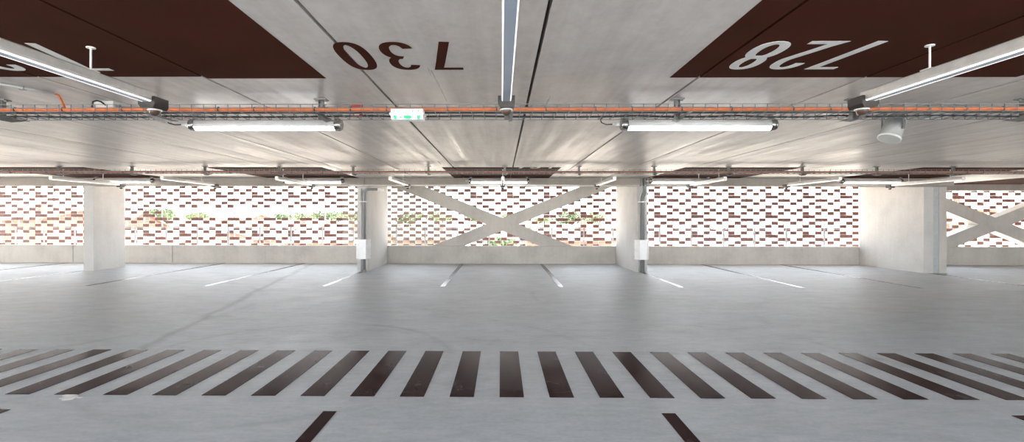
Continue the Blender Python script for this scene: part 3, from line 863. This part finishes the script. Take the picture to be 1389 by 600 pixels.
house(W(1250, 95), W(1345, 95), 95, 12, Zp(285, 95), Zp(268, 95), M['hp'], M['roof'], 'peach house behind the right cross brace', 4)
house(W(1350, 48), W(1460, 48), 48, 12, Zp(318, 48), Zp(302, 48), M['hw'], M['roof'], 'white house with terracotta roof at the right edge', 3)

def tree(px, D, ytop, ybot, wpx, lm, label, seed, n=1500):
    rr = random.Random(seed)
    x = W(px, D); zt = Zp(ytop, D); zb = Zp(ybot, D); rw = wpx * D / 656 / 2
    t = thing('leafy_tree', label, 'tree', (x, D, GZ), 0, 'trees beyond the screen')
    cz = (zt + zb) / 2 - GZ; rh = (zt - zb) / 2
    MB().tube([(0, 0, 0), (0.1, 0, cz * 0.5), (0, 0.1, cz)], 0.22, 8).build('trunk', M['trunk'], t)
    mb = MB()
    blobs = [(rr.uniform(-0.6, 0.6) * rw, rr.uniform(-0.6, 0.6) * rw, cz + rr.uniform(-0.5, 0.5) * rh, rr.uniform(0.35, 0.6)) for _ in range(9)]
    for i in range(n):
        b = rr.choice(blobs)
        d = Vector((rr.gauss(0, 1), rr.gauss(0, 1), rr.gauss(0, 1))).normalized() * (rr.random() ** 0.4)
        p = Vector((b[0] + d.x * b[3] * rw, b[1] + d.y * b[3] * rw, b[2] + d.z * b[3] * rh))
        s = rr.uniform(0.18, 0.36)
        u = Vector((rr.gauss(0, 1), rr.gauss(0, 1), rr.gauss(0, 1))).normalized(); v = u.orthogonal().normalized()
        q = [mb.bm.verts.new(p + u * s), mb.bm.verts.new(p + v * s * 0.5), mb.bm.verts.new(p - u * s), mb.bm.verts.new(p - v * s * 0.5)]
        mb.bm.faces.new(q)
    mb.build('foliage', lm, t, False)
tree(222, 88, 282, 304, 46, M['leaf1'], 'green tree behind the screen beside the free-standing column', 1)
tree(266, 112, 287, 302, 30, M['leaf2'], 'small yellow-green tree, second right of the free-standing column', 2, 900)
tree(383, 112, 289, 304, 28, M['leaf1'], 'leftmost tree of the green row in the wide left bay', 3, 1100)
tree(414, 122, 286, 304, 38, M['leaf2'], 'second tree of the green row in the wide left bay', 4, 1100)
tree(443, 108, 285, 305, 40, M['leaf1'], 'third tree of the green row in the wide left bay', 5, 1100)
tree(474, 122, 284, 305, 40, M['leaf2'], 'last tree of the green row, beside the second column', 6, 1100)
tree(556, 95, 286, 305, 44, M['leaf1'], 'leftmost tree behind the central cross brace', 7)
tree(600, 112, 285, 303, 46, M['leaf2'], 'second tree behind the left half of the central brace', 8)
tree(648, 100, 288, 303, 40, M['leaf1'], 'tree just left of the centre of the cross brace', 9, 1000)
tree(690, 122, 287, 300, 36, M['leaf2'], 'tree just above the centre of the cross brace', 10, 1000)
tree(678, 40, 322, 345, 44, M['leaf1'], 'low tree under the centre of the cross brace', 11)
tree(738, 105, 292, 304, 30, M['leaf2'], 'small tree behind the right notch of the cross brace', 12, 800)
tree(775, 80, 284, 306, 52, M['leaf1'], 'large tree behind the right half of the central brace', 13, 1800)
tree(812, 98, 286, 306, 42, M['leaf2'], 'tree beside the third column, behind the screen', 14)

# ------------------------------------------------------------------ light
w = bpy.data.worlds.new('sky'); SC.world = w; w.use_nodes = True
nt = w.node_tree; nt.nodes.clear()
out = nt.nodes.new('ShaderNodeOutputWorld'); bg = nt.nodes.new('ShaderNodeBackground')
tc = nt.nodes.new('ShaderNodeTexCoord'); sp = nt.nodes.new('ShaderNodeSeparateXYZ'); rp = nt.nodes.new('ShaderNodeValToRGB')
nt.links.new(tc.outputs['Generated'], sp.inputs[0]); nt.links.new(sp.outputs[2], rp.inputs[0])
e = rp.color_ramp.elements
e[0].position = 0.0; e[0].color = (1.0, 1.0, 1.0, 1)
e[1].position = 0.5; e[1].color = (0.72, 0.86, 1.0, 1)
nt.links.new(rp.outputs[0], bg.inputs[0]); bg.inputs[1].default_value = 1.5
nt.links.new(bg.outputs[0], out.inputs[0])

sun = bpy.data.lights.new('sun', 'SUN'); sun.energy = 7.0; sun.angle = math.radians(0.6); sun.color = (1.0, 0.91, 0.79)
so = bpy.data.objects.new('sun', sun); COL.objects.link(so)
so.rotation_euler = (math.radians(-27), 0, math.radians(-20))

# ------------------------------------------------------------------ camera
cam = bpy.data.cameras.new('camera'); cam.sensor_fit = 'HORIZONTAL'; cam.sensor_width = 36.0
cam.lens = 656.0 / 1389.0 * 36.0
cam.shift_x = 22.0 / 1389.0; cam.shift_y = -4.0 / 1389.0
cam.clip_end = 2000
co = bpy.data.objects.new('camera', cam); COL.objects.link(co)
R = Matrix.Rotation(0.0115, 4, 'Z') @ Matrix.Rotation(PI / 2, 4, 'X') @ Matrix.Rotation(0.0016, 4, 'Z')
co.matrix_world = Matrix.Translation((0, 0, 1.44)) @ R
SC.camera = co

SC.view_settings.view_transform = 'Standard'
try: SC.view_settings.look = 'None'
except Exception: pass
SC.view_settings.gamma = 1.0
SC.view_settings.use_curve_mapping = False
SC.view_settings.exposure = 2.62
SC.cycles.max_bounces = 12
SC.cycles.diffuse_bounces = 8
SC.cycles.use_denoising = True
